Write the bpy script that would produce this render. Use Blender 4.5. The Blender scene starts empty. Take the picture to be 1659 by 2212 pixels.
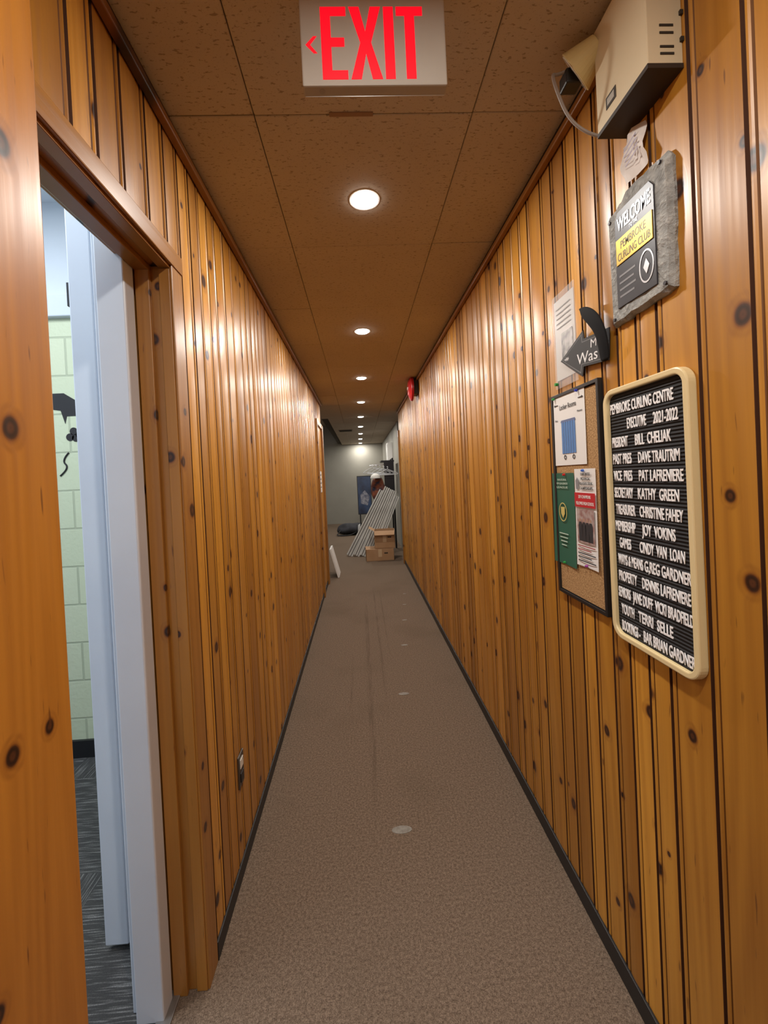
import bpy, bmesh, math, random
from mathutils import Vector, Matrix
random.seed(7)
C=bpy.context; D=bpy.data
# ------------------------------------------------------------ materials
class G:
    def __init__(s,name):
        s.m=D.materials.new(name); s.m.use_nodes=True; s.t=s.m.node_tree
        s.b=s.t.nodes['Principled BSDF']
    def n(s,ty,**k):
        x=s.t.nodes.new(ty)
        for a,b in k.items(): setattr(x,a,b)
        return x
    def set(s,inp,v):
        if isinstance(v,bpy.types.NodeSocket): s.t.links.new(v,inp)
        else:
            if isinstance(v,tuple) and len(v)==3 and inp.type=='RGBA': v=(*v,1)
            inp.default_value=v
    def math(s,op,a,b=0.,c=0.,clamp=False):
        x=s.n('ShaderNodeMath',operation=op); x.use_clamp=clamp
        s.set(x.inputs[0],a); s.set(x.inputs[1],b); s.set(x.inputs[2],c); return x.outputs[0]
    def comb(s,a,b,c=0.):
        x=s.n('ShaderNodeCombineXYZ'); s.set(x.inputs[0],a); s.set(x.inputs[1],b); s.set(x.inputs[2],c); return x.outputs[0]
    def obj(s):
        t=s.n('ShaderNodeTexCoord'); x=s.n('ShaderNodeSeparateXYZ'); s.t.links.new(t.outputs['Object'],x.inputs[0])
        return x.outputs[0],x.outputs[1],x.outputs[2],t.outputs['Object']
    def noise(s,vec,scale,detail=2.,rough=.5):
        x=s.n('ShaderNodeTexNoise'); s.set(x.inputs['Vector'],vec); x.inputs['Scale'].default_value=scale
        x.inputs['Detail'].default_value=detail; x.inputs['Roughness'].default_value=rough; return x.outputs[0]
    def rng(s,v,a,b,c=0.,d=1.):
        x=s.n('ShaderNodeMapRange'); s.set(x.inputs[0],v)
        for i,q in enumerate((a,b,c,d)): x.inputs[i+1].default_value=q
        return x.outputs[0]
    def mix(s,f,a,b,mode='MIX'):
        x=s.n('ShaderNodeMix',data_type='RGBA',blend_type=mode); s.set(x.inputs[0],f); s.set(x.inputs[6],a); s.set(x.inputs[7],b); return x.outputs[2]
    def bump(s,h,st,dist=.002):
        x=s.n('ShaderNodeBump'); x.inputs['Strength'].default_value=st; x.inputs['Distance'].default_value=dist
        s.set(x.inputs['Height'],h); s.t.links.new(x.outputs[0],s.b.inputs['Normal'])
    def out(s,col=None,rough=None,**k):
        if col is not None: s.set(s.b.inputs['Base Color'],col)
        if rough is not None: s.set(s.b.inputs['Roughness'],rough)
        for a,b in k.items(): s.set(s.b.inputs[a.replace('_',' ')],b)
        return s.m

def wood(name,light=(.64,.305,.040),dark=(.32,.115,.010),vertical=True,kscale=6.2,gloss=.40,knots=None):
    g=G(name); x,y,z,o=g.obj()
    h=g.math('ADD',x,y)
    u,v=(h,z) if vertical else (z,h)
    a=g.n('ShaderNodeAttribute',attribute_name='brand'); r=a.outputs['Fac']
    u2=g.math('MULTIPLY_ADD',r,13.7,u); v2=g.math('MULTIPLY_ADD',r,5.3,v)
    wob=g.noise(g.comb(u2,v2,0.),14.,2.)
    if knots is None:
        kv=g.comb(g.math('MULTIPLY_ADD',wob,.012,u2),g.math('MULTIPLY',v2,.8),0.)
        vo=g.n('ShaderNodeTexVoronoi',voronoi_dimensions='2D'); vo.inputs['Scale'].default_value=kscale; g.set(vo.inputs['Vector'],kv)
        sc=g.n('ShaderNodeSeparateColor'); g.t.links.new(vo.outputs['Color'],sc.inputs[0])
        pres=g.math('GREATER_THAN',sc.outputs[0],.28)
        size=g.rng(sc.outputs[1],0.,1.,.45,1.55)
        de=g.math('DIVIDE',vo.outputs['Distance'],size)
    else:
        pres=1.; de=None
        for (ku,kz,kr) in knots:
            du=g.math('ADD',g.math('SUBTRACT',u,ku),g.math('MULTIPLY_ADD',wob,.006,-.003)); dv=g.math('MULTIPLY',g.math('SUBTRACT',v,kz),.75)
            dd=g.math('SQRT',g.math('ADD',g.math('MULTIPLY',du,du),g.math('MULTIPLY',dv,dv)))
            dd=g.math('MULTIPLY',dd,.058/kr)
            de=dd if de is None else g.math('MINIMUM',de,dd)
    core=g.math('MULTIPLY',g.rng(de,.070,.054),pres)
    halo=g.math('MULTIPLY',g.rng(de,.14,.05),pres)
    ringz=g.math('SINE',g.math('MULTIPLY',de,120.))
    push=g.math('MULTIPLY',halo,.9)
    g1=g.noise(g.comb(g.math('MULTIPLY_ADD',u2,80.,push),g.math('MULTIPLY',v2,1.7),r),1.,3.,.6)
    c1=g.noise(g.comb(g.math('MULTIPLY_ADD',u2,9.,g.math('MULTIPLY',push,.25)),g.math('MULTIPLY',v2,.45),g.math('MULTIPLY',r,9.)),1.,0.)
    cat=g.rng(g.math('SINE',g.math('MULTIPLY',c1,62.)),-1.,1.)
    t=g.math('ADD',g.math('MULTIPLY',g1,.65),g.math('MULTIPLY',cat,.20))
    bl=g.noise(g.comb(g.math('MULTIPLY',u2,3.),g.math('MULTIPLY',v2,1.2),r),1.,2.)
    t=g.math('ADD',t,g.math('MULTIPLY_ADD',bl,.9,-.42),clamp=True)
    col=g.mix(t,light,dark)
    var=g.rng(r,0.,1.,.70,1.18)
    col=g.mix(1.,col,g.comb(var,g.math('MULTIPLY_ADD',var,1.15,-.15),g.math('MULTIPLY_ADD',var,1.3,-.3)),'MULTIPLY')
    hf=g.math('MULTIPLY',halo,g.rng(ringz,-1.,1.,.35,.8))
    col=g.mix(hf,col,(.17,.047,.007))
    inner=g.mix(g.rng(ringz,-1.,1.),(.022,.007,.003),(.08,.024,.007))
    col=g.mix(core,col,inner)
    fl=g.noise(g.comb(g.math('MULTIPLY',u2,120.),g.math('MULTIPLY',v2,14.),2.),1.,1.)
    col=g.mix(g.rng(fl,.71,.78,0.,.65),col,(.10,.03,.008))
    g.bump(g.math('ADD',g1,g.math('MULTIPLY',g.noise(g.comb(g.math('MULTIPLY',u2,2.),g.math('MULTIPLY',v2,.5)),9.,1.),.7)),.14,.0012)
    return g.out(col,g.rng(g1,.3,.7,gloss-.05,gloss+.08),Coat_Weight=.24,Coat_Roughness=.30)

def simple(name,col,rough=.5,**k):
    return G(name).out(col,rough,**k)
def mottled(name,c1,c2,scale=8.,rough=.6,bump=0.,detail=4.,**k):
    g=G(name); x,y,z,o=g.obj(); f=g.noise(o,scale,detail)
    if bump: g.bump(f,bump,.003)
    return g.out(g.mix(g.rng(f,.35,.65),c1,c2),rough,**k)
def emis(name,col,st):
    return G(name).out((0.02,0,0),.4,Emission_Color=col,Emission_Strength=st)

M_wood=wood('knotty_pine')
M_post=wood('pine_post',(.60,.25,.033),(.34,.115,.010),knots=[(.102,1.858,.013),(.092,1.4845,.011),(.068,1.0757,.009),(.127,1.0758,.007),(.062,1.472,.005),(.11,.62,.008),(.03,.8,.008)])
M_woodd=wood('pine_casing',(.40,.18,.032),(.22,.08,.010),gloss=.42)
M_woodh=wood('pine_casing_h',(.42,.19,.036),(.23,.083,.011),vertical=False,gloss=.33)
M_crown=wood('pine_crown',(.34,.14,.025),(.20,.07,.008),vertical=False,kscale=1.)
M_groove=simple('groove_shadow',(.060,.018,.004),.75)
M_bead=simple('bead_shadow',(.16,.057,.008),.55)
M_black=simple('black_rubber',(.012,.012,.013),.45)
M_plaster=simple('plaster',(.5,.5,.48),.8)
def carpet():
    g=G('brown_carpet'); x,y,z,o=g.obj()
    f=g.noise(o,330.,2.,.7); f2=g.noise(o,120.,2.,.6); st=g.noise(o,1.6,3.)
    t=g.math('ADD',g.math('MULTIPLY',f,.6),g.math('MULTIPLY',f2,.4))
    c=g.mix(g.rng(t,.36,.64),(.072,.049,.034),(.245,.180,.130))
    c=g.mix(g.rng(st,.52,.75,0.,.32),c,(.085,.062,.038))
    seam=None
    for sx0,wd,ya,yb in ((.0,.022,1.6,4.6),(.10,.012,2.4,5.2),(-.12,.010,2.2,3.2),(.17,.008,3.,5.)):
        q=g.rng(g.math('ABSOLUTE',g.math('SUBTRACT',x,sx0)),wd,wd*.4)
        q=g.math('MULTIPLY',q,g.math('MULTIPLY',g.rng(y,ya,ya+.4),g.rng(y,yb,yb-.5)))
        seam=q if seam is None else g.math('MAXIMUM',seam,q)
    seam=g.math('MULTIPLY',seam,g.rng(g.noise(g.comb(g.math('MULTIPLY',x,30.),g.math('MULTIPLY',y,2.)),2.,3.),.42,.6,.08,.36))
    c=g.mix(seam,c,(.06,.043,.03))
    g.bump(t,.5,.003)
    return g.out(c,.95,Specular_IOR_Level=.12)
M_carpet=carpet()
def ceilmat():
    g=G('acoustic_tile'); x,y,z,o=g.obj()
    w=g.noise(o,6.,1.)
    f=g.noise(g.comb(g.math('MULTIPLY',x,55.),g.math('MULTIPLY',y,140.),0.),1.,2.,.6)
    f2=g.noise(o,240.,1.)
    a=g.rng(f,.61,.65,0.,.6); b=g.rng(f2,.64,.7,0.,.25)
    c=g.mix(w,(.50,.425,.335),(.44,.365,.28))
    c=g.mix(g.math('MAXIMUM',a,b),c,(.16,.105,.065))
    g.bump(g.math('SUBTRACT',1.,a),.4,.002)
    return g.out(c,.85)
M_ceil=ceilmat()
def blockmat():
    g=G('green_block'); x,y,z,o=g.obj()
    b=g.n('ShaderNodeTexBrick'); g.set(b.inputs['Vector'],g.comb(g.math('ADD',x,.1),z))
    b.inputs['Color1'].default_value=(.66,.70,.49,1); b.inputs['Color2'].default_value=(.63,.68,.47,1); b.inputs['Mortar'].default_value=(.48,.52,.36,1)
    b.inputs['Scale'].default_value=1.; b.inputs['Brick Width'].default_value=.4; b.inputs['Row Height'].default_value=.2; b.inputs['Mortar Size'].default_value=.006; b.inputs['Mortar Smooth'].default_value=.4
    g.bump(g.math('SUBTRACT',g.noise(o,60.,2.),g.math('MULTIPLY',b.outputs['Fac'],4.)),.4,.003)
    return g.out(b.outputs['Color'],.45)
M_block=blockmat()
def tilecarpet():
    g=G('dark_carpet_tile'); x,y,z,o=g.obj()
    ch=g.n('ShaderNodeTexChecker'); ch.inputs['Scale'].default_value=2.; g.set(ch.inputs['Vector'],g.comb(x,y,.1))
    a=g.noise(g.comb(g.math('MULTIPLY',x,9.),g.math('MULTIPLY',y,190.)),1.,2.)
    b=g.noise(g.comb(g.math('MULTIPLY',x,190.),g.math('MULTIPLY',y,9.)),1.,2.)
    m=g.mix(ch.outputs['Fac'],a,b)
    f=g.noise(o,300.,1.)
    c=g.mix(g.rng(m,.5,.70),(.05,.047,.045),(.22,.21,.20))
    c=g.mix(g.rng(f,.4,.6,0.,.4),c,(.02,.02,.02))
    return g.out(c,.95)
M_tilec=tilecarpet()
M_white=mottled('white_paint',(.70,.75,.82),(.64,.69,.77),3.,.45)
M_grey=mottled('grey_wall_paint',(.33,.315,.27),(.30,.285,.245),2.,.7)
M_room=simple('room_white',(.72,.77,.83),.7)

# ------------------------------------------------------------ geometry helpers
def link(o,parent=None):
    C.collection.objects.link(o)
    if parent: o.parent=parent
    return o
def mesh(name,vs,fs,mat,parent=None,smooth=False):
    m=D.meshes.new(name); m.from_pydata([tuple(v) for v in vs],[],fs); m.update()
    if mat: m.materials.append(mat)
    if smooth:
        for p in m.polygons: p.use_smooth=True
    return link(D.objects.new(name,m),parent)
def bev(o,w,seg=2):
    b=o.modifiers.new('bevel','BEVEL'); b.width=w; b.segments=seg; b.limit_method='ANGLE'; return o
BF=[(0,3,2,1),(4,5,6,7),(0,1,5,4),(1,2,6,5),(2,3,7,6),(3,0,4,7)]
def box(name,x0,x1,y0,y1,z0,z1,mat,parent=None,bevel=0.):
    vs=[(x0,y0,z0),(x1,y0,z0),(x1,y1,z0),(x0,y1,z0),(x0,y0,z1),(x1,y0,z1),(x1,y1,z1),(x0,y1,z1)]
    o=mesh(name,vs,BF,mat,parent)
    if bevel: bev(o,bevel)
    return o
def prism(name,pts,w0,w1,mat,parent=None,bevel=0.):
    n=len(pts)
    ar=sum(pts[i][0]*pts[(i+1)%n][1]-pts[(i+1)%n][0]*pts[i][1] for i in range(n))
    if ar<0: pts=pts[::-1]
    vs=[(p[0],p[1],w0) for p in pts]+[(p[0],p[1],w1) for p in pts]
    fs=[tuple(range(n))[::-1],tuple(range(n,2*n))]+[(i,(i+1)%n,(i+1)%n+n,i+n) for i in range(n)]
    o=mesh(name,vs,fs,mat,parent)
    if bevel: bev(o,bevel)
    return o
def cyl(name,r,w0,w1,mat,parent=None,c=(0,0),n=40,r2=None,bevel=0.,ky=1.):
    r2=r if r2 is None else r2
    vs=[(c[0]+r*math.cos(2*math.pi*i/n),c[1]+ky*r*math.sin(2*math.pi*i/n),w0) for i in range(n)]+[(c[0]+r2*math.cos(2*math.pi*i/n),c[1]+ky*r2*math.sin(2*math.pi*i/n),w1) for i in range(n)]
    fs=[tuple(range(n))[::-1],tuple(range(n,2*n))]+[(i,(i+1)%n,(i+1)%n+n,i+n) for i in range(n)]
    o=mesh(name,vs,fs,mat,parent)
    if bevel: bev(o,bevel)
    return o
def rrect(u0,u1,v0,v1,r,n=8):
    pts=[]
    for cx,cy,a in((u1-r,v1-r,0),(u0+r,v1-r,90),(u0+r,v0+r,180),(u1-r,v0+r,270)):
        for i in range(n+1):
            t=math.radians(a+90*i/n); pts.append((cx+r*math.cos(t),cy+r*math.sin(t)))
    return pts
def ring(name,outer,inner,w0,w1,mat,parent,bevel=0.):
    n=len(outer)
    vs=[(p[0],p[1],w0) for p in outer]+[(p[0],p[1],w1) for p in outer]+[(p[0],p[1],w0) for p in inner]+[(p[0],p[1],w1) for p in inner]
    fs=[]
    for i in range(n):
        j=(i+1)%n
        fs+=[(i,j,n+j,n+i),(n+i,n+j,3*n+j,3*n+i),(2*n+j,2*n+i,3*n+i,3*n+j),(j,i,2*n+i,2*n+j)]
    o=mesh(name,vs,fs,mat,parent)
    if bevel: bev(o,bevel)
    return o
def frame(name,org,u,v,tilt=0.):
    u=Vector(u).normalized(); v=Vector(v).normalized(); w=u.cross(v)
    m=Matrix((u,v,w)).transposed().to_4x4(); m.translation=org
    e=link(D.objects.new(name,None)); e.empty_display_size=.05
    e.matrix_world=m@Matrix.Rotation(math.radians(tilt),4,'Z'); return e
def rframe(name,y,z,tilt=0.,x=.652): return frame(name,(x,y,z),(0,-1,0),(0,0,1),tilt)
def text(name,s,u0,u1,v0,h,w,mat,parent,ext=.0003,bold=0.,slope=0.):
    c=D.curves.new('t','FONT'); c.body=s; c.extrude=.02; c.offset=bold; c.resolution_u=3
    o=D.objects.new('t',c); link(o); dg=C.evaluated_depsgraph_get()
    m=D.meshes.new_from_object(o.evaluated_get(dg)); D.objects.remove(o)
    xs=[q.co.x for q in m.vertices]
    a,b=min(xs),max(xs); k=(u1-u0)/(b-a)
    for q in m.vertices:
        uu=u0+(q.co.x-a)*k
        q.co=Vector((uu, v0+q.co.y*h/.70+slope*(uu-u0), w+(ext if q.co.z>0 else 0)))
    m.name=name; m.materials.clear(); m.materials.append(mat)
    return link(D.objects.new(name,m),parent)
def tube(name,pts,r,mat,parent=None,cyc=False):
    c=D.curves.new(name,'CURVE'); c.dimensions='3D'; c.bevel_depth=r; c.bevel_resolution=3
    s=c.splines.new('NURBS'); s.points.add(len(pts)-1); s.order_u=3; s.use_endpoint_u=True; s.use_cyclic_u=cyc
    for q,p in zip(s.points,pts): q.co=(*p,1)
    o=D.objects.new(name,c); C.collection.objects.link(o)
    dg=C.evaluated_depsgraph_get(); m=D.meshes.new_from_object(o.evaluated_get(dg)); D.objects.remove(o)
    m.materials.clear(); m.materials.append(mat)
    for p in m.polygons: p.use_smooth=True
    return link(D.objects.new(name,m),parent)

# ------------------------------------------------------------ plank walls
def boards(seed,a,b):
    rr=random.Random(seed); L=[]; y=a
    while y<b:
        w=rr.choice([.066,.075,.082,.092,.105]); L.append((y,y+w,rr.random(),rr.uniform(-1,1),rr.uniform(-1,1))); y+=w
    return L
def plank_wall(name,px,sg,segs,seed,thick=.10):
    bm=bmesh.new(); lay=bm.faces.layers.float.new('brand')
    def q(co,r,mi=0):
        f=bm.faces.new([bm.verts.new(c) for c in co]); f[lay]=r; f.material_index=mi
    for (y0,y1,z0,z1) in segs:
        for (a,b,r,tl,cp) in boards(seed,-3.6,12):
            if b<=y0 or a>=y1: continue
            t=.0012*tl; c=.0014*(.6+cp)
            mid=[]
            for k in range(9):
                f=k/8; s=a+.004+(b-.023-a)*f
                mid.append((s,t*(f-.5)*2+c*(1-(2*f-1)**2)))
            prof=[(a,-.009,1),(a+.002,-.008,1)]+[(p,d,0) for p,d in mid]
            prof[-1]=(prof[-1][0],prof[-1][1],3)
            prof+=[(b-.0165,-.005,3),(b-.0140,-.0005,0),(b-.011,.0018,0),(b-.0075,.0018,0),(b-.0045,-.0005,3),(b-.0025,-.008,1),(b,-.009,1)]
            prof=[(min(max(s,y0),y1),d,k) for s,d,k in prof]
            for (s0,d0,k0),(s1,d1,k1) in zip(prof,prof[1:]):
                if s1-s0<1e-6: continue
                mi=k0 if k0 else (1 if min(d0,d1)<-.0065 else 0)
                co=[(px+sg*d0,s0,z0),(px+sg*d1,s1,z0),(px+sg*d1,s1,z1),(px+sg*d0,s0,z1)]
                if sg>0: co=co[::-1]
                q(co,r,mi)
        X0,X1=sorted((px-sg*.010,px-sg*thick))
        v=[(X0,y0,z0),(X1,y0,z0),(X1,y1,z0),(X0,y1,z0),(X0,y0,z1),(X1,y0,z1),(X1,y1,z1),(X0,y1,z1)]
        for f in BF: q([v[i] for i in f],.5,2)
    m=D.meshes.new(name); bm.to_mesh(m); bm.free()
    for x in (M_wood,M_groove,M_room,M_bead): m.materials.append(x)
    return link(D.objects.new(name,m))
XL,XR,H=-.488,.652,2.4
YC=1.125   # far side of the door opening
HD=2.0     # head height
plank_wall('wall_left',XL,1,[(YC+.06,5.4,0,H),(.615,YC+.06,HD+.045,H)],11)
plank_wall('wall_left_near',-.45,1,[(-3.5,.46,0,H)],5,.14)
plank_wall('wall_right',XR,-1,[(-3.5,6.35,0,H)],23)
box('wall_rear',-.6,.76,-3.6,-3.5,0,H,M_plaster)
def setb(o,r):
    a=o.data.attributes.new('brand','FLOAT','FACE')
    for i in range(len(a.data)): a.data[i].value=r
    return o
setb(box('trim_1',-.60,-.445,.46,.614,0,H-.001,M_post,bevel=.003),.5)
e=link(D.objects.new('door_frame',None))
setb(box('jamb_far',-.60,-.489,YC,YC+.06,0,HD,M_woodd,e,.002),.6)
setb(box('stop_far',-.578,-.540,YC-.014,YC,0,HD-.01,M_woodd,e,.002),.75)
setb(box('jamb_strip',-.518,-.4885,YC-.006,YC,0,HD-.01,M_woodd,e,.002),.85)
setb(box('casing_far',-.489,-.483,YC-.003,YC+.062,0,HD+.045,M_woodd,e,.002),.7)
setb(box('casing_head',-.489,-.479,.615,YC+.062,HD,HD+.050,M_woodh,e,.003),.6)
setb(box('jamb_head',-.60,-.489,.615,YC+.06,HD,HD+.045,M_woodh,e,.002),.8)
setb(box('stop_head',-.578,-.540,.615,YC,HD-.016,HD,M_woodh,e,.002),.4)
setb(box('head_strip',-.518,-.4885,.615,YC,HD-.007,HD,M_woodh,e,.002),.5)
box('door_threshold',-.60,-.56,.62,YC,0,.006,simple('threshold_metal',(.30,.29,.28),.35,Metallic=.7),e,.002)
box('baseboard_left',-.488,-.481,YC+.062,5.33,0,.055,M_black,bevel=.002)
box('baseboard_right',.644,.652,-3.5,6.3,0,.06,M_black,bevel=.002)
box('baseboard_left_near',-.45,-.443,-3.5,.46,0,.055,M_black)
setb(box('trim_2',-.484,-.463,.615,5.4,2.365,2.388,M_crown,bevel=.003),.3)
setb(box('trim_3',.628,.648,-3.5,6.35,2.365,2.385,M_crown,bevel=.003),.6)
M_gap=simple('gap_shadow',(.01,.006,.004),.9)
box('gap_shadow_left',-.484,-.468,.615,5.4,2.388,2.4,M_gap)  # black strips paint the shadow gap between crown and ceiling
box('gap_shadow_right',.634,.648,-3.5,6.35,2.385,2.4,M_gap)
box('floor',-.575,3.,-3.6,13.,-.1,0,M_carpet)
box('floor_side_area',-3.,-.575,5.4,13.,-.1,0,M_carpet)
def ceiling():
    bm=bmesh.new()
    xs=[-.60,-.24,.364,.97]; ys=[1.122+.632*k for k in range(-8,19)]
    for i in range(3):
        for j in range(len(ys)-1):
            a,b,c,d=xs[i]+.0012,xs[i+1]-.0012,ys[j]+.0012,ys[j+1]-.0012
            if ys[j]>6.3 and i==0: a=-.488
            dz=random.uniform(-.0014,.0014)
            bmesh.ops.create_cube(bm,size=1,matrix=Matrix.Translation(((a+b)/2,(c+d)/2,H+.02+dz))@Matrix.Diagonal((b-a,d-c,.04,1)))
    bmesh.ops.bevel(bm,geom=[e for e in bm.edges],offset=.002,segments=1,affect='EDGES')
    m=D.meshes.new('ceiling'); bm.to_mesh(m); bm.free(); m.materials.append(M_ceil)
    link(D.objects.new('ceiling',m))
ceiling()
box('ceiling_slab',-.62,1.0,-3.6,12.9,H+.045,H+.1,simple('slab_dark',(.05,.04,.03),.9))
box('trim_4',-.035,.085,1.113,1.125,2.396,2.3995,simple('brown_scar',(.26,.15,.09),.8))

# ------------------------------------------------------------ far area
YE=12.3
box('wall_far',-3.,3.,YE,YE+.1,0,3.2,M_grey)
box('wall_far_right',.74,.84,7.5,YE,0,H,M_grey)
box('wall_side_left',-3.1,-3.,5.4,YE,0,3.2,M_grey)
box('wall_side_left_return',-3.,-.6,5.3,5.4,0,3.2,M_grey)
box('ceiling_side_area',-3.,-.55,5.3,YE,3.0,3.1,M_ceil)
box('wall_recess_right',1.9,2.,6.2,7.6,0,H,M_grey)
box('wall_recess_near',.75,2.,6.25,6.35,0,H,M_grey)
box('wall_recess_back',.84,2.,7.5,7.6,0,H,M_grey)
box('ceiling_recess',.9,2.,6.3,7.6,H,H+.1,M_ceil)
setb(box('trim_5',.63,.76,6.3,6.37,0,2.1,M_woodd,bevel=.003),.4)
setb(box('trim_6',-.60,-.462,5.33,5.42,0,2.1,M_woodd,bevel=.003),.4)
setb(box('trim_7',-.49,-.468,4.75,4.82,0,2.05,M_woodd,bevel=.003),.6)
setb(box('trim_8',-.49,-.468,4.75,5.33,2.05,2.11,M_woodh,bevel=.003),.6)
# ------------------------------------------------------------ side room
box('floor_side_room',-2.9,-.575,-1.,2.2,-.1,.0,M_tilec)
box('wall_block',-2.9,-.6,2.17,2.27,0,2.30,M_block)
box('wall_block_upper',-2.9,-.6,2.17,2.27,2.41,3.,M_room)
box('trim_9',-2.9,-.6,2.14,2.27,2.30,2.41,M_white,bevel=.005)
box('baseboard_block',-2.8,-.6,2.155,2.17,0,.09,M_black)
box('wall_room_left',-2.9,-2.8,-1.,2.2,0,3.,M_room)
box('wall_room_front',-2.9,-.6,-1.1,-1.,0,3.,M_room)
box('ceiling_side_room',-2.9,-.59,-1.1,2.27,2.9,3.,M_room)
box('wall_over_corridor',-.6,-.56,-1.1,2.27,2.5,3.,M_room)
box('wall_partition',-.775,-.60,1.36,1.42,0,2.9,M_white)
box('baseboard_partition',-.76,-.66,1.345,1.36,0,.10,M_black)
wf=link(D.objects.new('white_door_frame',None))
box('jamb_near',-.650,-.579,1.06,YC-.016,0,2.6,M_white,wf,.003)
box('jamb_rabbet',-.672,-.650,1.085,1.11,0,2.6,M_white,wf,.003)
box('jamb_near_back',-.63,-.601,YC-.016,1.36,0.,2.6,M_white,wf,.003)
box('jamb_outer',-.836,-.766,1.235,1.30,0.02,2.55,M_white,wf,.004)
box('jamb_step',-.818,-.756,1.30,1.42,0.,2.6,M_white,wf,.004)
box('latch',-.844,-.836,1.24,1.26,1.95,2.02,M_black,wf)
mu=frame('vine_wall_mural',(-1.46,2.169,1.76),(1,0,0),(0,0,1))
Mm=simple('mural_black',(.02,.018,.02),.7)
prism('branch',[(-.2,.17),(-.12,.15),(-.06,.15),(.0,.11),(.06,.08),(.16,.03),(.16,-.04),(.10,-.05),(.05,.02),(.03,-.02),(.0,.03),(-.05,.03),(-.06,-.01),(-.08,.06),(-.14,.07),(-.22,.10)],0,.001,Mm,mu)
for i,(a,b) in enumerate([(-.02,-.05),(.01,-.07),(.04,-.06),(-.04,-.08),(.02,-.10),(.10,-.07),(.13,-.09),(-.01,-.085)]):
    cyl('grape_%d'%i,.02,0,.0012,Mm,mu,(a,b),16)
tube('tendril',[(-.05,-.16,.001),(-.09,-.2,.001),(-.05,-.24,.001),(-.1,-.28,.001)],.004,Mm,mu)

# ------------------------------------------------------------ lights
M_led=G('led_disc').out((1,1,1),.4,Emission_Color=(1.,.97,.93),Emission_Strength=24.)
M_ltrim=simple('light_trim',(.8,.78,.75),.4)
def al(name,loc,size,power,col,shape='DISK'):
    l=D.lights.new(name,'AREA'); l.shape=shape; l.size=size; l.energy=power; l.color=col
    o=link(D.objects.new(name,l)); o.location=loc; return o
for k in range(-3,9):
    y=1.465+1.315*k
    if y>12: break
    f=frame('recessed_ceiling_light',(.066,y,H),(1,0,0),(0,-1,0))
    o=[(.056*math.cos(t*math.pi/20),.056*math.sin(t*math.pi/20)) for t in range(40)]
    n=[(p[0]*.86,p[1]*.86) for p in o]
    ring('trim_ring',o,n,0,.003,M_ltrim,f,.001)
    cyl('led_lens',.0485,.0002,.009,M_led,f,r2=.040)
    al('downlight_lamp',(.066,y,H-.011),.08,12.3,(1.,.955,.88))
al('side_room_lamp',(-1.7,.9,2.88),1.2,44,(.84,.92,1.),'SQUARE')
al('side_area_lamp',(-1.9,9.,2.98),.6,20,(1.,.95,.88),'SQUARE')

# ------------------------------------------------------------ exit sign
es=frame('exit_sign',(.072,.832,2.2),(1,0,0),(0,0,1))
M_sign=mottled('sign_housing',(.41,.375,.325),(.38,.34,.295),5.,.5)
M_red=emis('exit_red',(1.,.001,.012),1.25)
bev(box('housing',-.149,.149,0,.197,-.026,0,M_sign,es),.003)
Z=.0008
def SP(n,p): prism(n,p,0,Z,M_red,es)
z0,z1=.012,.158
SP('letter_e',[(-.107,z0),(-.055,z0),(-.055,z0+.018),(-.087,z0+.018),(-.087,.078),(-.060,.078),(-.060,.096),(-.087,.096),(-.087,z1-.018),(-.055,z1-.018),(-.055,z1),(-.107,z1)])
SP('letter_x',[(-.049,z1),(-.028,z1),(-.0165,.108),(-.005,z1),(.016,z1),(-.0055,.086),(.016,z0),(-.005,z0),(-.0165,.064),(-.028,z0),(-.049,z0),(-.0275,.086)])
SP('letter_i',[(.022,z0),(.042,z0),(.042,z1),(.022,z1)])
SP('letter_t',[(.065,z0),(.085,z0),(.085,z1-.018),(.102,z1-.018),(.102,z1),(.048,z1),(.048,z1-.018),(.065,z1-.018)])
SP('chevron',[(-.139,.082),(-.123,.099),(-.116,.099),(-.130,.082),(-.116,.065),(-.123,.065)])
box('mount_plate',-.03,.03,.195,.2,-.02,-.002,M_sign,es)
cyl('test_button',.006,-.0005,.0006,simple('btn',(.34,.31,.27),.4),es,(-.11,-.0),16).matrix_local=Matrix.Translation((0,.0,-.013))@Matrix.Rotation(math.radians(90),4,'X')

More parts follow.
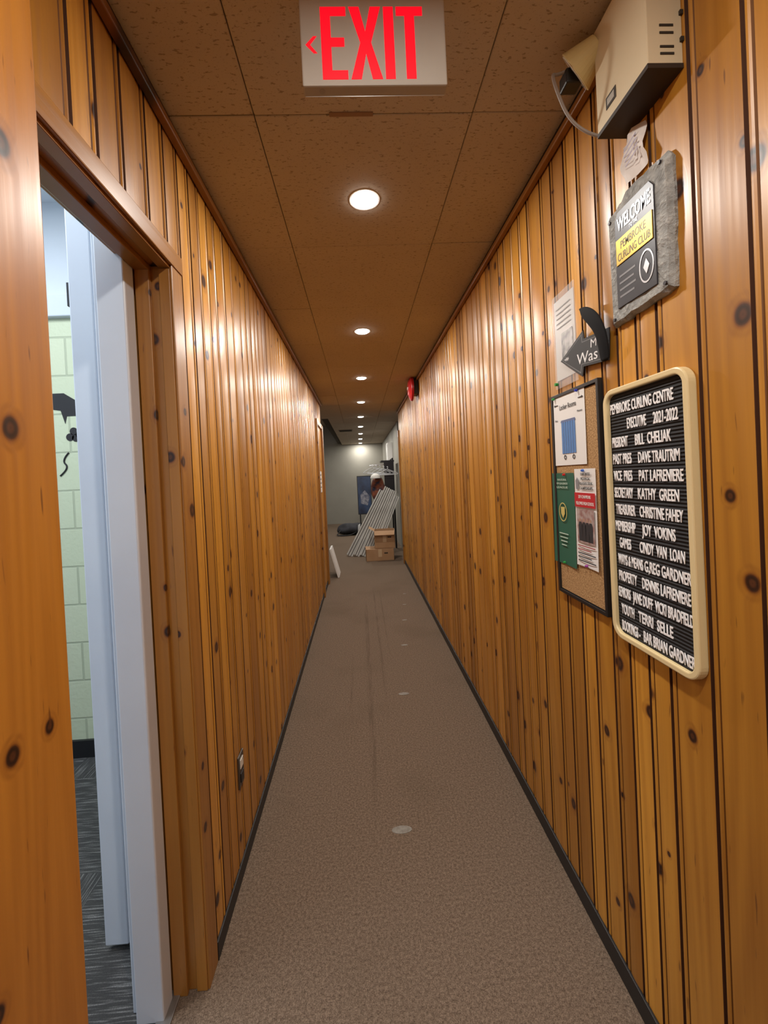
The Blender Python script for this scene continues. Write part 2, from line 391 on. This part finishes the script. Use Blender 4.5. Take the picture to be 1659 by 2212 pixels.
# ------------------------------------------------------------ letter board
lb=rframe('letter_board',.878,1.276,.3)
M_cream=simple('cream_plastic',(.74,.60,.33),.35)
def felt():
    g=G('grooved_felt'); x,y,z,o=g.obj()
    wv=g.math('SINE',g.math('MULTIPLY',y,2*math.pi/.0078))
    c=g.mix(g.rng(wv,-.6,.6),(.003,.003,.004),(.024,.023,.026)); g.bump(wv,.8,.002)
    return g.out(c,.85)
M_felt=felt(); M_wl=simple('white_letter',(.92,.92,.93),.4)
W2,H2=.134,.311
ring('frame',rrect(-W2,W2,-H2,H2,.036),rrect(-W2+.014,W2-.014,-H2+.014,H2-.014,.022),0,.020,M_cream,lb,.003)
prism('felt_panel',rrect(-W2+.012,W2-.012,-H2+.012,H2-.012,.021),.001,.010,M_felt,lb)
rows=[[('PEMBROKE CURLING CENTRE',-.116,.088)],[('EXECUTIVE',-.055,.008),('2021-2022',.03,.098)],
[('PRESIDENT',-.113,-.055),('BILL  CHELIAK',-.03,.078)],[('PAST PRES',-.113,-.045),('DAVE TRAUTRIM',-.022,.098)],
[('VICE  PRES',-.113,-.045),('PAT LAFRENIERE',-.022,.105)],[('SECRETARY',-.113,-.045),('KATHY  GREEN',-.028,.092)],
[('TREASURER',-.110,-.04),('CHRISTINE FAHEY',-.025,.1)],[('MEMBERSHIP',-.114,-.042),('JOY  VOKINS',-.02,.078)],
[('GAMES',-.102,-.06),('CINDY  VAN  LOAN',-.03,.1)],[('WAYS & MEANS',-.110,-.022),('G,REG GARDNER',-.017,.114)],
[('PROPERTY',-.110,-.045),('DENNIS LAFRENIERE',-.027,.110)],[('SENIORS',-.114,-.07),('JANE DUFF  VICKI BRADFIELD',-.062,.115)],
[('YOUTH',-.106,-.06),('TERRI  SELLE',-.045,.06)],[('BOOKINGS -',-.106,-.042),('BAR BRIAN GARDNER',-.03,.115)]]
for i,r in enumerate(rows):
    v=.250-i*.0415
    for j,(s_,a,b) in enumerate(r):
        text('row_%d_%d'%(i+1,j+1),s_,a,b,v,.0245,.0105,M_wl,lb,.0014,.016)

# ------------------------------------------------------------ cork board
cb=rframe('cork_board',1.170,1.313,.2)
def cork():
    g=G('cork'); x,y,z,o=g.obj(); f=g.noise(o,220.,3.,.7)
    return g.out(g.mix(g.rng(f,.35,.65),(.24,.12,.04),(.55,.34,.15)),.9)
M_cork=cork(); M_paper=simple('paper_white',(.78,.77,.75),.6); M_ink=simple('ink',(.03,.03,.035),.6)
w2,h2=.130,.318
q=[(-w2,-h2),(w2,-h2),(w2,h2),(-w2,h2)]; qi=[(a*(1-.010/w2),b*(1-.010/h2)) for a,b in q]
ring('frame',q,qi,0,.014,M_black,cb,.001)
prism('cork_panel',[(a*.99,b*.99) for a,b in qi],.001,.009,M_cork,cb)
def sheet(n,u0,u1,v0,v1,w,mat,par,curl=.004):
    vs=[];N=8
    for i in range(N+1):
        for j in range(N+1):
            f=i/N;g_=j/N
            vs.append((u0+(u1-u0)*f,v0+(v1-v0)*g_,w+curl*((1-g_)**2)*(2*abs(f-.5))**2))
    fs=[(i*(N+1)+j,(i+1)*(N+1)+j,(i+1)*(N+1)+j+1,i*(N+1)+j+1) for i in range(N) for j in range(N)]
    return mesh(n,vs,fs,mat,par,True)
sheet('locker_sheet',-.118,.062,.092,.312,.0112,M_paper,cb,.001)
text('locker_title','Locker Rooms',-.078,.018,.266,.015,.0125,M_ink,cb,bold=.004)
M_blue=simple('locker_blue',(.09,.22,.5),.5); M_dgr=simple('dark_green',(.025,.12,.08),.5)
text('label_l','Men',-.108,-.092,.232,.006,.0125,M_ink,cb); text('label_r','Women',.022,.05,.245,.006,.0125,M_ink,cb)
for i in range(6): prism('locker_%d'%i,[(-.07+i*.0135,.128),(-.0590+i*.0135,.128),(-.0590+i*.0135,.225),(-.07+i*.0135,.225)],.0122,.0128,M_blue,cb)
prism('locker_top',[(-.074,.225),(.012,.225),(.009,.232),(-.071,.232)],.0122,.0128,simple('lt',(.12,.16,.3),.5),cb)
for k,cx in enumerate((-.055,-.005)):
    ring('wheel_%d'%k,[(cx+.007*math.cos(t*.523),.117+.007*math.sin(t*.523)) for t in range(12)],[(cx+.0045*math.cos(t*.523),.117+.0045*math.sin(t*.523)) for t in range(12)],.0122,.0128,M_ink,cb)
def arrow(n,cx,cy,s,sgn):
    prism(n,[(cx-s*sgn,cy-.0012),(cx+.4*s*sgn,cy-.0012),(cx+.4*s*sgn,cy-.004),(cx+s*sgn,cy),(cx+.4*s*sgn,cy+.004),(cx+.4*s*sgn,cy+.0012),(cx-s*sgn,cy+.0012)],.0122,.0128,M_ink,cb)
arrow('arrow_r',.043,.285,.013,1); arrow('arrow_l',-.10,.283,.012,-1)
M_gold=simple('poster_gold',(.62,.5,.16),.5)
sheet('green_poster',-.148,-.012,-.222,.068,.0115,M_dgr,cb,.003)
M_lg=simple('pale_text',(.5,.6,.5),.6)
for i,s_ in enumerate(['INAUGURAL','PEM LEN SENIOR','LEAGUE']): text('g_title_%d'%i,s_,-.113+.006*(i==0),-.045-.006*(i==0),.044-i*.012,.0065,.0145,M_lg,cb)
ec=(-.080,-.055)
el_=lambda a,b,n=20,s0=0,s1=2*math.pi:[(ec[0]+a*math.cos(s0+(s1-s0)*t/n),ec[1]+b*math.sin(s0+(s1-s0)*t/n)) for t in range(n)]
ring('emblem_ring',el_(.024,.030),el_(.021,.027),.0145,.015,M_gold,cb)
prism('emblem_shield',[(ec[0]-.011,ec[1]+.016),(ec[0]+.011,ec[1]+.016),(ec[0]+.011,ec[1]-.005),(ec[0],ec[1]-.019),(ec[0]-.011,ec[1]-.005)],.0145,.015,M_gold,cb)
for i in range(4): prism('g_line_%d'%i,[(-.108+.004*i,-.125-.012*i),(-.053-.004*i,-.125-.012*i),(-.053-.004*i,-.122-.012*i),(-.108+.004*i,-.122-.012*i)],.0145,.015,M_lg,cb)
sheet('white_poster',-.008,.1,-.205,.079,.0118,M_paper,cb,.003)
for i,s_ in enumerate(['DORE UNITED','PROVINCIAL','HIGH SCHOOL CURLING','CHAMPIONSHIPS']): text('w_title_%d'%i,s_,.03-.006*(i>1),.078+.010*(i>1),.060-i*.0135,.0078,.0148,M_ink,cb,bold=.012)
prism('poster_mark',[(.002,.045),(.012,.055),(.019,.045),(.015,.02),(.004,.02)],.0148,.015,simple('mk',(.25,.25,.27),.5),cb)
M_r=simple('poster_red',(.5,.02,.03),.5)
prism('red_band',[(-.006,-.032),(.098,-.032),(.098,.010),(-.006,.010)],.0148,.0152,M_r,cb)
text('band_1','2019 CHAMPIONS',.015,.077,-.006,.009,.0153,M_paper,cb,bold=.01); text('band_2','FELLOWES HIGH SCHOOL',.002,.092,-.025,.009,.0153,M_paper,cb,bold=.01)
prism('team_photo',[(.002,-.135),(.09,-.135),(.09,-.037),(.002,-.037)],.0148,.0152,mottled('photo_bg',(.28,.14,.13),(.45,.38,.36),60.,.5),cb)
for i,cx in enumerate((.02,.038,.055,.072)):
    prism('person_%d'%i,[(cx-.009,-.13),(cx+.009,-.13),(cx+.010,-.085),(cx+.006,-.075),(cx-.006,-.075),(cx-.010,-.085)],.0153,.0156,M_ink,cb)
    cyl('person_head_%d'%i,.005,.0153,.0156,simple('skin',(.4,.25,.18),.6),cb,(cx,-.069),12)
for i in range(5): prism('w_line_%d'%i,[(.002,-.146-.011*i),(.09-.02*(i%2),-.146-.011*i),(.09-.02*(i%2),-.143-.011*i),(.002,-.143-.011*i)],.0155,.0158,simple('txtred',(.35,.08,.08),.6) if i<2 else M_ink,cb)
for i,(a,b,cl) in enumerate([(-.106,.306,(.02,.3,.06)),(-.06,.063,(.6,.02,.02)),(.045,.074,(.05,.15,.6)),(-.08,-.215,(.02,.3,.06)),(.045,-.2,(.3,.05,.3)),(.03,.306,(.02,.05,.5))]):
    cyl('push_pin_%d'%i,.0042,.0145,.021,simple('pin%d'%i,cl,.3),cb,(a,b),12,.003)

# ------------------------------------------------------------ stone plaque
pq=rframe('stone_plaque',.872,1.882,0.)
rr=random.Random(3)
def stone():
    g=G('slate_stone'); x,y,z,o=g.obj(); f=g.noise(o,22.,6.,.65); f2=g.noise(o,90.,3.,.6)
    c=g.mix(g.rng(f,.3,.7),(.16,.165,.16),(.40,.405,.385)); c=g.mix(g.rng(f2,.55,.7,0.,.5),c,(.53,.53,.5)); g.bump(g.math('ADD',f,f2),.9,.006)
    return g.out(c,.8)
M_stone=stone()
out=[]
for (p,qv) in [((-.092,-.148),(.094,-.136)),((.094,-.136),(.098,.118)),((.086,.138),(-.03,.140)),((-.05,.128),(-.094,.115))]:
    for i in range(9):
        f=i/8; out.append((p[0]+(qv[0]-p[0])*f+rr.uniform(-.003,.003),p[1]+(qv[1]-p[1])*f+rr.uniform(-.003,.003)))
n=len(out); inn=[(a*.94,b*.955) for a,b in out]
vs=[(a,b,0) for a,b in out]+[(a*1.01,b*1.01,.008+rr.uniform(-.002,.002)) for a,b in out]+[(a,b,.018+rr.uniform(-.002,.001)) for a,b in inn]+[(0,0,.018)]
fs=[(i,(i+1)%n,n+(i+1)%n,n+i) for i in range(n)]+[(n+i,n+(i+1)%n,2*n+(i+1)%n,2*n+i) for i in range(n)]+[(2*n+i,2*n+(i+1)%n,3*n) for i in range(n)]+[tuple(range(n))[::-1]]
mesh('slab',vs,fs,M_stone,pq)
M_plate=simple('dark_plate',(.035,.033,.04),.38,Metallic=.2); M_sil=simple('silver_letter',(.62,.62,.64),.35,Metallic=.7)
M_brass=simple('brass_plate',(.50,.33,.07),.4,Metallic=.7)
pp=link(D.objects.new('plate_group',None),pq); pp.location=(.006,-.004,-.009); pp.scale=(.90,.92,1)
prism('plate',[(-.078,-.120),(.062,-.120),(.062,.102),(.048,.120),(-.066,.120),(-.078,.102)],.026,.0295,M_plate,pp,.001)
text('welcome','WELCOME',-.066,.052,.070,.032,.0295,M_sil,pp,.0012,.012)
text('to_the','TO THE',-.022,.008,.056,.009,.0295,M_sil,pp,.001)
bev(prism('brass',[(-.073,-.014),(.057,-.014),(.057,.050),(-.073,.050)],.0295,.0315,M_brass,pp),.0008)
M_dk=simple('engraved',(.10,.06,.02),.4)
text('pembroke','PEMBROKE',-.054,.036,.022,.019,.0315,M_dk,pp,.0004,.004)
text('curling_club','CURLING CLUB',-.066,.050,-.006,.019,.0315,M_dk,pp,.0004,.004)
cc=(.032,-.064)
ring('mark_ring',[(cc[0]+.024*math.cos(t*.2094),cc[1]+.038*math.sin(t*.2094)) for t in range(30)],[(cc[0]+.021*math.cos(t*.2094),cc[1]+.034*math.sin(t*.2094)) for t in range(30)],.0295,.0307,M_sil,pp)
prism('mark_diamond',[(cc[0]-.010,cc[1]),(cc[0],cc[1]-.018),(cc[0]+.010,cc[1]),(cc[0],cc[1]+.018)],.0295,.0307,M_sil,pp)
for i in range(4): prism('engraved_line_%d'%i,[(-.066,-.046-.017*i),(-.006-.006*(i%2),-.046-.017*i),(-.006-.006*(i%2),-.041-.017*i),(-.066,-.041-.017*i)],.0295,.030,simple('dimtxt',(.22,.22,.23),.4),pp)
for i,(a,b) in enumerate([(.078,.122),(-.084,.1),(.082,-.122),(-.080,-.134)]): cyl('screw_%d'%i,.004,.015,.021,M_plate,pq,(a,b),12)

# ------------------------------------------------------------ plastic sleeve
sl=rframe('plastic_sleeve_notice',1.215,1.795,1.)
M_pl=G('clear_plastic').out((.8,.8,.82),.12,Alpha=.3)
sheet('notice',-.06,.058,-.12,.13,.002,simple('notice_paper',(.60,.57,.53),.4),sl,.001)
sheet('sleeve',-.068,.066,-.145,.148,.0035,M_pl,sl,.001)
prism('notice_photo',[(-.02,-.06),(.045,-.055),(.045,.02),(-.02,.02)],.0037,.0039,mottled('np',(.15,.15,.15),(.45,.43,.42),40.,.4),sl)
for k in range(5): prism('notice_line_%d'%k,[(-.045,.10-.015*k),(.04,.10-.015*k),(.04,.103-.015*k),(-.045,.103-.015*k)],.0037,.0039,simple('nl',(.3,.3,.3),.6),sl)
cyl('sleeve_pin',.005,.005,.014,simple('gpin',(.02,.3,.05),.3),sl,(-.055,-.13),12)
# ------------------------------------------------------------ arrow sign
ar=rframe('arrow_sign',1.10,1.715,-5.)
M_cb=simple('chalk_black',(.018,.018,.02),.6)
prism('arrow_panel',[(-.128,.0),(-.005,.062),(.0,.038),(.113,.038),(.113,-.042),(.0,-.038),(-.005,-.064)],.010,.013,M_cb,ar)
M_ch=simple('chalk',(.78,.78,.78),.8)
ring('outline',[(-.118,.0),(-.012,.053),(-.007,.031),(.10,.031),(.10,-.035),(-.007,-.031),(-.012,-.055)],[(-.115,.0),(-.014,.050),(-.010,.029),(.098,.029),(.098,-.033),(-.010,-.029),(-.014,-.051)],.013,.0133,simple('chalk_dim',(.18,.18,.18),.8),ar)
text('men_text','M',.034,.060,.006,.022,.0132,M_ch,ar)
text('wash_text','Was',-.034,.066,-.028,.030,.0132,M_ch,ar,bold=.0)
prism('feather',[(-.105,-.001),(-.080,-.001),(-.080,.001),(-.105,.001)],.013,.0134,M_ch,ar)
for k in range(3): prism('fletch_%d'%k,[(-.098+.006*k,-.005),(-.096+.006*k,-.005),(-.093+.006*k,.005),(-.095+.006*k,.005)],.013,.0134,M_ch,ar)
A=[(.116,-.044,.012),(.122,-.01,.018),(.118,.03,.024),(.10,.07,.028),(.070,.098,.030),(.030,.116,.026),(-.008,.122,.020)]
B=[(.082,-.042,.014),(.086,-.015,.022),(.084,.020,.028),(.072,.044,.032),(.045,.070,.033),(.014,.094,.030),(-.008,.116,.020)]
vs=[]
for a,b in zip(A,B):
    mid=tuple((a[i]+b[i])/2+(.004 if i==2 else 0) for i in range(3)); vs+=[a,mid,b]
o=mesh('curled_end',vs,[(3*i+k,3*i+3+k,3*i+4+k,3*i+1+k) for i in range(6) for k in (0,1)],simple('chalk_back',(.010,.010,.011),.85,Specular_IOR_Level=.2),ar,True)
o.modifiers.new('sub','SUBSURF').levels=2; o.modifiers['sub'].render_levels=2; o.modifiers.new('s','SOLIDIFY').thickness=.0015

# ------------------------------------------------------------ emergency light
el=rframe('emergency_light',.828,2.264,0)
M_bg=simple('beige_case',(.66,.56,.38),.42)
M_vent=simple('vent_dark',(.03,.022,.015),.7); M_brn=simple('brown_shade',(.030,.018,.011),.6)
bev(box('case',-.080,.080,-.110,.12,0,.070,M_bg,el),.002)
box('underside_shade',-.0805,.0805,-.118,-.109,.0,.0705,M_brn,el)  # dark brown sheet paints the shade on the underside of the case
for k in range(4): box('vent_%d'%k,.0798,.0812,[-.040,-.054,-.080,-.093][k],[-.036,-.050,-.076,-.089][k],.018,.045,M_vent,el)
box('label_recess',-.045,-.012,-.085,-.060,.0695,.0712,M_vent,el); box('label',-.040,-.017,-.080,-.065,.0712,.0718,simple('lab',(.4,.38,.34),.4),el)
for k in range(3): box('knockout_%d'%k,.079,.084,-.07+.05*k,-.062+.05*k,.0,.006,M_vent,el)
lh=link(D.objects.new('lamp_head',None),el)
lh.matrix_local=Matrix.Translation((-.100,.085,.075))@Matrix.Rotation(math.radians(-50),4,'Y')@Matrix.Rotation(math.radians(25),4,'X')
cyl('reflector',.024,-.03,.03,simple('lamp_cream',(.66,.55,.26),.4),lh,r2=.050,n=32,bevel=.002)
cyl('lens',.045,.028,.032,simple('lens_glass',(.75,.75,.7),.1),lh,n=32)
cyl('neck',.014,-.055,-.03,M_bg,lh,n=20)
cyl('bracket',.012,.0,.055,M_bg,el,(-.092,.085),16)
box('socket',-.155,-.118,.050,.085,.075,.115,M_black,el,.004)
M_cord=simple('grey_cord',(.28,.24,.21),.5)
tube('cord',[(-.125,.085,.10),(-.135,.08,.13),(-.12,.07,.15),(-.11,.02,.145),(-.11,-.045,.12),(-.10,-.09,.08),(-.09,-.108,.03),(-.079,-.1,.01)],.0036,M_cord,el)
tube('cord_upper',[(-.04,.118,.05),(-.01,.128,.06),(.04,.125,.06),(.09,.13,.05)],.003,M_cord,el)
tg=rframe('paper_tag',.872,2.085,8.)
vs=[];
for i in range(7):
    for j in range(7):
        vs.append((-.036+.072*i/6+ .004*math.sin(j*1.7),-.052+.1*j/6+.004*math.cos(i*1.5),.012+.008*math.sin(i*1.1+j*.7)))
mesh('tag',vs,[(i*7+j,i*7+7+j,i*7+8+j,i*7+j+1) for i in range(6) for j in range(6)],simple('tag_paper',(.66,.60,.56),.6),tg,True)
for k in range(4): prism('tag_line_%d'%k,[(-.02,.02-.012*k),(.022,.026-.012*k),(.022,.029-.012*k),(-.02,.023-.012*k)],.0205,.0208,simple('tl',(.35,.3,.4),.6),tg)

# ------------------------------------------------------------ fire alarm bell
fa=rframe('fire_alarm_bell',4.22,2.30)
M_fr=simple('alarm_red',(.42,.01,.015),.3)
box('back_box',-.07,.07,-.07,.07,0,.055,simple('dark_box',(.03,.03,.03),.4),fa,.004)
cyl('gong',.132,.055,.075,M_fr,fa,n=48,r2=.128); cyl('gong_dome',.128,.075,.10,M_fr,fa,n=48,r2=.07,bevel=.006); cyl('gong_nut',.015,.1,.108,M_ltrim,fa,n=16)

# ------------------------------------------------------------ small left wall items
ol=frame('wall_outlet',(-.487,1.475,.36),(0,1,0),(0,0,1))
box('plate',-.030,.030,-.057,.057,0,.006,simple('dark_plate2',(.05,.035,.025),.35),ol,.002)
box('socket_up',-.016,.016,.008,.04,.006,.009,simple('ivory',(.7,.66,.58),.4),ol,.001); box('socket_dn',-.016,.016,-.04,-.008,.006,.009,M_black,ol,.001)
sg=frame('door_notice',(-.486,5.05,1.36),(0,1,0),(0,0,1))
box('sheet',-.10,.10,-.13,.13,0,.003,M_paper,sg)
for k in range(4): box('line_%d'%k,-.07,.06,.08-.05*k,.09-.05*k,.003,.0034,M_ink,sg)
M_dot=mottled('light_spot',(.26,.25,.22),(.19,.17,.145),60.,.8)  # pale discs paint the spots of light on the carpet as colour
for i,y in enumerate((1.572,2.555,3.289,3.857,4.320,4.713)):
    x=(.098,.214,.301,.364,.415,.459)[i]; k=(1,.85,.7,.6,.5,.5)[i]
    d=frame('floor_light_spot',(x,y,0),(1,0,0),(0,1,0)); cyl('disc',.040*k,0,.0012,M_dot,d,n=28,ky=.45)

# ------------------------------------------------------------ far clutter
M_card=mottled('cardboard',(.44,.27,.15),(.38,.22,.11),5.,.8); M_tape=simple('tape',(.58,.42,.26),.35)
def cbox(x,y,z,w,dp,h,rot,flap):
    e=link(D.objects.new('cardboard_box',None)); e.location=(x,y,z); e.rotation_euler=(0,0,rot); t=.006
    box('bottom',-w/2,w/2,-dp/2,dp/2,0,t,M_card,e)
    box('front',-w/2,w/2,-dp/2,-dp/2+t,0,h,M_card,e); box('back',-w/2,w/2,dp/2-t,dp/2,0,h,M_card,e)
    box('side_l',-w/2,-w/2+t,-dp/2,dp/2,0,h,M_card,e); box('side_r',w/2-t,w/2,-dp/2,dp/2,0,h,M_card,e)
    if flap:
        mesh('flap_front',[(-w/2,-dp/2,h),(w/2,-dp/2,h),(w/2-.01,-dp/2-.08,h-.06),(-w/2+.01,-dp/2-.08,h-.06)],[(0,1,2,3)],M_card,e)
        mesh('flap_l',[(-w/2,-dp/2,h),(-w/2,dp/2,h),(-w/2-.09,dp/2,h+.05),(-w/2-.09,-dp/2,h+.05)],[(0,1,2,3)],M_card,e)
    else:
        box('lid_a',-w/2,w/2,-dp/2,-.002,h,h+t,M_card,e); box('lid_b',-w/2,w/2,.002,dp/2,h,h+t,M_card,e)
    box('tape_strip',-.03,.03,-dp/2-.001,-dp/2,h*.35,h,M_tape,e); box('handle_hole',w*.15,w*.15+.06,-dp/2-.0015,-dp/2-.0005,h*.6,h*.6+.02,M_vent,e)
cbox(.27,6.78,0,.46,.32,.19,.03,False); cbox(.37,6.80,.198,.34,.30,.29,-.06,True)
M_pan=mottled('grey_panel',(.56,.55,.52),(.42,.41,.38),4.,.5); M_pan2=simple('panel_edge_shadow',(.20,.19,.18),.6)
sp=link(D.objects.new('leaning_shelf_panels',None))
def leaning(i,x0,y0,x1,y1,z1,w,t):
    a=Vector((x0,y0,.005)); b=Vector((x1,y1,z1)); L=(b-a).length; u=(b-a).normalized()
    n_=Vector((0,-1,.0)); n_=(n_-n_.dot(u)*u).normalized(); s_=u.cross(n_)
    m=Matrix((s_,n_,u)).transposed().to_4x4(); m.translation=a+Vector((0,0,.03))
    e=link(D.objects.new('panel_%d'%i,None),sp); e.matrix_local=m
    box('sheet_%d'%i,0,w,-t/2,t/2,0,L,M_pan2,e,.002)
    box('rib_a_%d'%i,0,.022,-t/2,t/2+.02,0,L,M_pan,e,.002); box('rib_b_%d'%i,w-.022,w,-t/2,t/2+.02,0,L,M_pan,e,.002)
    box('rib_c_%d'%i,w/2-.012,w/2+.012,-t/2,t/2+.012,0,L,M_pan,e,.002)
for i,(x0,y0,x1,y1,z1,w) in enumerate([(-.30,7.15,.36,7.55,1.12,.11),(-.17,7.10,.46,7.5,1.17,.10),(-.06,7.06,.52,7.45,1.13,.10),(.04,7.04,.58,7.4,1.10,.09),(.14,7.0,.62,7.35,1.0,.09)]):
    leaning(i,x0,y0,x1,y1,z1,w,.015)
cr=link(D.objects.new('coat_rack',None)); cr.location=(.42,7.9,0)
M_met=simple('dark_metal',(.03,.03,.035),.35,Metallic=.6); M_chr=simple('chrome',(.6,.6,.62),.25,Metallic=.9)
tube('post_a',[(.22,-.2,0),(.22,-.2,.9),(.22,-.2,1.72)],.016,M_met,cr); tube('post_b',[(.22,.25,0),(.22,.25,.9),(.22,.25,1.72)],.016,M_met,cr)
tube('rail',[(.22,-.22,1.72),(.22,.0,1.72),(.22,.27,1.72)],.014,M_met,cr); box('shelf',.0,.25,-.22,.27,1.66,1.69,M_met,cr)
box('side_panel',.05,.24,-.22,-.2,.9,1.66,M_met,cr)
tube('arm',[(.22,-.2,1.62),(.0,-.2,1.62),(-.22,-.2,1.6)],.010,M_chr,cr)
M_hg=simple('hanger_grey',(.60,.61,.63),.4)
for i in range(5):
    x=-.18+i*.07; z=1.55-.012*i; yy=-.2-.02*i
    tube('hanger_%d'%i,[(x,yy,z+.06),(x+.02,yy,z+.075),(x+.02,yy,z+.04),(x,yy,z+.02),(x+.02+.20,yy-.02,z-.07),(x+.19,yy,z-.09),(x-.15,yy,z-.09),(x-.18,yy+.02,z-.07),(x,yy,z+.02)],.006,M_hg,cr)
hat=link(D.objects.new('cap',None),cr); hat.location=(-.12,-.28,1.36)
vs=[];
for j in range(7):
    for i in range(20):
        a=i*2*math.pi/20; ph=j/6*math.pi/2; vs.append((.10*math.cos(a)*math.cos(ph),.10*math.sin(a)*math.cos(ph),.09*math.sin(ph)))
mesh('crown',vs,[(j*20+i,j*20+(i+1)%20,(j+1)*20+(i+1)%20,(j+1)*20+i) for j in range(6) for i in range(20)],simple('cap_white',(.66,.64,.6),.8),hat,True)
prism('brim',[(.1*math.cos(t),.1*math.sin(t)-.0) for t in [math.radians(k) for k in range(180,361,15)]]+[(.09,.0),(-.09,0)],-.004,.002,simple('capb',(.3,.3,.3),.8),hat)
def blob(name,c,s,mat,parent,seed,amp=.25):
    bm=bmesh.new(); bmesh.ops.create_icosphere(bm,subdivisions=4,radius=1.)
    rr=random.Random(seed); ws=[(Vector((rr.uniform(-4,4),rr.uniform(-4,4),rr.uniform(-4,4))),rr.uniform(0,6)) for _ in range(7)]
    for v in bm.verts:
        k=1+amp*sum(math.sin(w.dot(v.co)+p) for w,p in ws)/3
        v.co=Vector((v.co.x*s[0]*k,v.co.y*s[1]*k,max(v.co.z*s[2]*k,-s[2]*.8)))+Vector(c)
    m=D.meshes.new(name); bm.to_mesh(m); bm.free(); m.materials.append(mat)
    for p in m.polygons: p.use_smooth=True
    return link(D.objects.new(name,m),parent)
blob('hanging_jacket',(-.04,-.15,1.08),(.15,.10,.28),mottled('jacket',(.02,.02,.04),(.30,.09,.04),12.,.8,detail=2.),cr,4)
bg=link(D.objects.new('duffel_bag',None)); bg.location=(-.24,9.9,0)
blob('bag_body',(0,0,.13),(.36,.2,.16),mottled('bag_black',(.012,.012,.015),(.04,.04,.05),6.,.8),bg,9)
tube('bag_strap',[(-.2,-.1,.2),(-.3,-.22,.1),(-.4,-.3,.01),(.1,-.25,.02),(.2,-.1,.2)],.012,M_black,bg)
blob('white_towel',(.2,-.12,.10),(.10,.1,.12),simple('towel',(.6,.6,.6),.8),bg,2)
pb=frame('poster_display',(.10,9.2,.99),(1,0,0),(0,.06,1))
box('panel',-.17,.15,-.45,.43,-.02,0,M_black,pb)
box('print',-.155,.135,-.43,.41,0,.002,mottled('poster_print',(.010,.018,.05),(.04,.08,.18),3.,.4,detail=3.),pb)
prism('print_shape',[(-.1,-.2),(.05,-.25),(.11,-.05),(.0,.1),(-.1,.0)],.002,.003,mottled('pshape',(.35,.35,.4),(.08,.09,.15),14.,.5),pb)
box('leg_a',-.14,-.11,-.99,-.45,-.02,0,M_black,pb); box('leg_b',.09,.12,-.99,-.45,-.02,0,M_black,pb)
eb=frame('electrical_panel',(.74,9.0,1.9),(0,-1,0),(0,0,1)); box('cabinet',-.2,.2,-.22,.22,-.004,.1,M_ltrim,eb,.004); box('door',-.17,.17,-.19,.19,.1,.108,M_paper,eb,.002)
lw=link(D.objects.new('leaning_white_board',None)); lw.location=(-.36,5.8,0); lw.rotation_euler=(0,math.radians(-14),0)
box('board',-.012,.012,-.16,.16,.003,.42,M_paper,lw,.002)
hv=frame('ceiling_vent',(-.25,8.6,H),(1,0,0),(0,-1,0)); box('grille',-.15,.15,-.15,.15,0,.008,simple('ventg',(.25,.2,.16),.6),hv,.002)
for k in range(6): box('slat_%d'%k,-.13,.13,-.12+.045*k,-.10+.045*k,.008,.012,M_vent,hv)

# ------------------------------------------------------------ world + camera
w=D.worlds.new('w'); C.scene.world=w; w.use_nodes=True
w.node_tree.nodes['Background'].inputs[0].default_value=(.8,.85,1,1); w.node_tree.nodes['Background'].inputs[1].default_value=.15
VP=(777.,1030.); F=870.; roll=math.radians(2.8); PP=(812.,1038.)
c1=Vector((VP[0]-PP[0],-(VP[1]-PP[1]),-F)).normalized()
d=Vector((-math.sin(roll),math.cos(roll),0)); c3=(d-d.dot(c1)*c1).normalized(); cx=c1.cross(c3)
R=Matrix((cx,c1,c3))
cam=D.cameras.new('camera'); co=D.objects.new('camera',cam); link(co)
m=R.to_4x4(); m.translation=(0,0,1.4); co.matrix_world=m
cam.sensor_width=36; cam.lens=F*36/2212; cam.clip_start=.02
cam.shift_x=(829.5-PP[0])/2212; cam.shift_y=-(1106-PP[1])/2212
C.scene.camera=co
C.scene.view_settings.view_transform='Standard'
